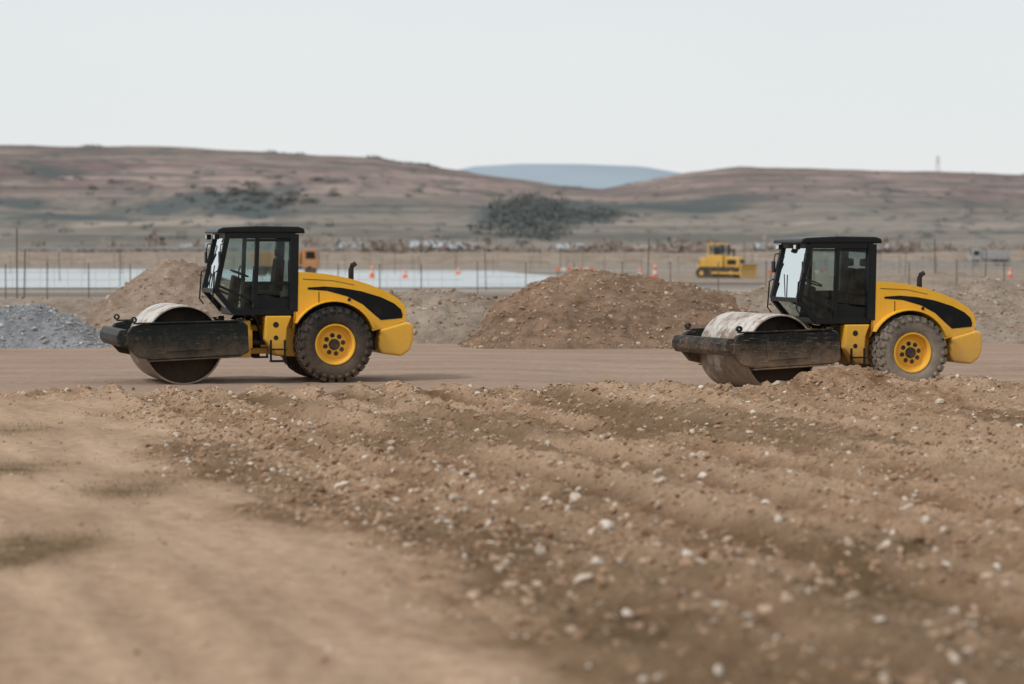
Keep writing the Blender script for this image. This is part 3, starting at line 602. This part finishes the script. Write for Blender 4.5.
for px,D,wd in((575,215,3.5),(800,190,5)):
    p=empty("barrier_board",((px-512)*D/F,D,0)); n_=int(wd/.5)
    boxes("red_panels",[((-wd/2+.5*i+.25,0,.95),(.5,.05,.22)) for i in range(0,n_,2)],ORG,p)
    boxes("white_panels",[((-wd/2+.5*i+.25,0,.95),(.5,.05,.22)) for i in range(1,n_,2)],WHT,p)
    boxes("legs",[((-wd/2+.2,0,.41),(.08,.4,.82)),((wd/2-.2,0,.41),(.08,.4,.82))],WOOD,p)
YD=paint("dozer_yellow",(.60,.34,.05),.5,.45,lowdust=.6)
def dozer(px,D,rz):
    p=empty("bulldozer",((px-512)*D/F,D,0),rz)
    for s in(-1,1):
        y0,y1=sorted((s*.75,s*1.3))
        prism("track",arc(-1.6,.52,.5,90,270,8)+arc(1.6,.52,.5,-90,90,8),y0,y1,DRK,p,.02)
        for xx in(-1.5,-.75,0,.75,1.5): lathe("track_roller",[(.001,s*1.33),(.2,s*1.33),(.22,s*1.3)],DRK if abs(xx)<1 else YD,p,xx,.5,14)
        boxes("grousers",[((-1.6+.2*k,s*1.02,z_),(.06,.57,.08)) for k in range(17) for z_ in(.02,1.04)],DRK,p)
        bar("push_arm",(-2.6,s*1.42,.5),(.4,s*1.42,.55),.2,YD,p)
        tube("blade_cylinder",[(-2.55,s*.5,1.0),(-1.6,s*.55,1.7)],.07,LG,p,8)
        for xx in(-.35,1.05): bar("cab_post",(xx,s*.72,1.9),(xx,s*.72,3.15),.13,YD if xx>0 else BLK,p)
        prism("cab_side_glass",[(-.28,2.25),(.98,2.25),(.98,3.05),(-.28,3.05)],s*.72-.01,s*.72+.01,GL,p,0)
    prism("engine_hood",[(-2.0,1.0),(-2.05,1.85),(-1.9,1.98),(-.45,2.05),(-.45,1.0)],-.6,.6,YD,p,.06)
    box("hood_side_vent",(-1.7,-.62,1.3),(-.8,.62,1.75),BLK,p,.005)
    box("radiator_grille",(-2.09,-.45,1.1),(-2.06,.45,1.75),BLK,p,.005)
    box("cab_body",(-.44,-.8,1.05),(1.2,.8,2.2),YD,p,.04); box("fuel_tank",(1.21,-.75,1.05),(1.95,.75,1.95),YD,p,.06)
    prism("cab_roof",[(-.5,3.16),(-.42,3.28),(1.15,3.28),(1.25,3.16)],-.85,.85,YD,p,.03)
    box("seat",(.3,-.25,2.2),(.75,.25,2.9),SEAT,p,.04)
    prism("blade",[(-2.85,.05),(-2.72,.35),(-2.66,.75),(-2.75,1.15),(-2.9,1.35),(-2.82,1.38),(-2.6,1.15),(-2.52,.7),(-2.6,.2)],-1.75,1.75,YD,p,.01)
    tube("exhaust",[(-1.2,0,2.0),(-1.2,0,2.75)],.07,DRK,p,8)
    bar("ripper_shank",(2.2,0,1.6),(2.35,0,.3),.18,DRK,p); box("ripper_beam",(1.96,-.7,1.0),(2.3,.7,1.3),YD,p,.02)
dozer(722,225,math.radians(150))
def truck(px,D,rz,col,name="dump_truck"):
    p=empty(name,((px-512)*D/F,D,0),rz); 
    box("chassis",(-3.2,-.5,.75),(3.2,.5,1.0),DRK,p)
    prism("cab",[(-3.4,.8),(-3.4,1.7),(-3.15,2.75),(-1.7,2.8),(-1.7,.8)],-1.15,1.15,col,p,.08,3)
    for s in(-1,1): prism("side_window",[(-3.12,1.75),(-3.0,2.5),(-2.1,2.5),(-2.1,1.75)],*sorted((s*1.152,s*1.16)),BLK,p,0)
    obj("windscreen",[(-3.41,-1,1.75),(-3.41,1,1.75),(-3.21,.95,2.62),(-3.21,-.95,2.62)],[[0,1,2,3]],BLK,p)
    prism("tipper_body",[(-1.5,1.1),(-1.6,2.5),(3.3,2.4),(3.5,2.3),(3.1,1.1)],-1.2,1.2,col,p,.04)
    boxes("body_ribs",[((-1+.9*i,s*1.23,1.75),(.12,.05,1.2)) for i in range(5) for s in(-1,1)],col,p)
    for xx in(-2.5,1.2,2.45):
        for s in(-1,1):
            lathe("wheel",[(.2,s*.8),(.5,s*.8),(.52,s*.85),(.52,s*1.1),(.48,s*1.15),(.3,s*1.15),(.001,s*1.08)],TYR,p,xx,.52,24)
truck(286,245,math.radians(180),paint("truck_orange",(.42,.18,.06),.5,.5))
truck(990,420,math.radians(0),paint("truck_grey",(.35,.35,.36),.5,.4))
ROOF=flatmat("warehouse_roof",srgb(150,156,162),srgb(170,175,180)); WALL=flatmat("warehouse_wall",srgb(140,140,142),srgb(168,168,168))
def ware(px,D,w_,h_,d_=18):
    p=empty("warehouse",((px-512)*D/F,D,0)); box("walls",(-w_/2,-d_/2,0),(w_/2,d_/2,h_),WALL,p,0)
    obj("roof",[(-w_/2-.4,-d_/2-.4,h_),(w_/2+.4,-d_/2-.4,h_),(w_/2+.4,d_/2+.4,h_),(-w_/2-.4,d_/2+.4,h_),(-w_/2-.4,0,h_+2),(w_/2+.4,0,h_+2)],[[0,1,5,4],[4,5,2,3],[0,4,3],[1,2,5]],ROOF,p)
    boxes("windows",[((-w_/2+3+4*i,-d_/2-.02,h_*.6),(2,.06,1.2)) for i in range(int((w_-4)/4))]+[((0,-d_/2-.03,1.6),(3,.08,3.2))],BLK,p)
for px,D,w_,h_ in((430,800,12,3.6),(462,820,9,3.2),(880,1000,14,3),(350,840,9,3.2),(200,880,12,3),(570,900,9,3),(770,850,10,3)): ware(px,D,w_,h_)
# ------------------------------------------------------------ light, world, camera
w=bpy.data.worlds.new("World"); sc.world=w; w.use_nodes=True; nt=w.node_tree; bg=nt.nodes['Background']; out=nt.nodes['World Output']
EL,AZ=math.radians(42),math.radians(238)
sky=N(nt,'ShaderNodeTexSky',sky_type='NISHITA'); sky.sun_disc=False; sky.sun_elevation=EL; sky.sun_rotation=AZ
nt.links.new(sky.outputs[0],bg.inputs[0]); bg.inputs[1].default_value=.004
tc=N(nt,'ShaderNodeTexCoord'); sx=N(nt,'ShaderNodeSeparateXYZ'); nt.links.new(tc.outputs['Generated'],sx.inputs[0])
cr=N(nt,'ShaderNodeValToRGB'); nt.links.new(sx.outputs[2],cr.inputs[0]); e=cr.color_ramp.elements
e[0].position=0; e[0].color=(*srgb(230,231,230),1); e[1].position=.9; e[1].color=(*srgb(222,226,228),1)
k=cr.color_ramp.elements.new(.10); k.color=(*srgb(226,231,232),1)
cl=noise(nt,mapping(nt,tc.outputs['Generated'],scale=(1,1,3)),3,4,.5); cc=mixc(nt,math_(nt,'MULTIPLY',ramp(nt,cl,.35,.7),.3),cr.outputs[0],srgb(216,222,224))
b2=N(nt,'ShaderNodeBackground'); nt.links.new(cc,b2.inputs[0]); b2.inputs[1].default_value=1.0
ad=N(nt,'ShaderNodeAddShader'); nt.links.new(bg.outputs[0],ad.inputs[0]); nt.links.new(b2.outputs[0],ad.inputs[1]); nt.links.new(ad.outputs[0],out.inputs[0])
sl=bpy.data.lights.new("sun",'SUN'); sl.energy=2.2; sl.angle=math.radians(11); sl.color=(1,.965,.92)
so=bpy.data.objects.new("sun",sl); sc.collection.objects.link(so)
d=Vector((math.sin(AZ)*math.cos(EL),math.cos(AZ)*math.cos(EL),math.sin(EL))); so.rotation_euler=d.to_track_quat('Z','Y').to_euler()
cd=bpy.data.cameras.new("camera"); co=bpy.data.objects.new("camera",cd); sc.collection.objects.link(co)
co.location=(0,0,CH); co.rotation_euler=(math.radians(90)-math.atan(92/F),0,0); cd.lens=85; cd.sensor_width=36; cd.clip_end=30000; cd.clip_start=.5
cd.dof.use_dof=True; cd.dof.focus_distance=46.5; cd.dof.aperture_fstop=1.0
sc.camera=co
sc.view_settings.view_transform='Standard'; sc.view_settings.look='None'; sc.view_settings.exposure=0
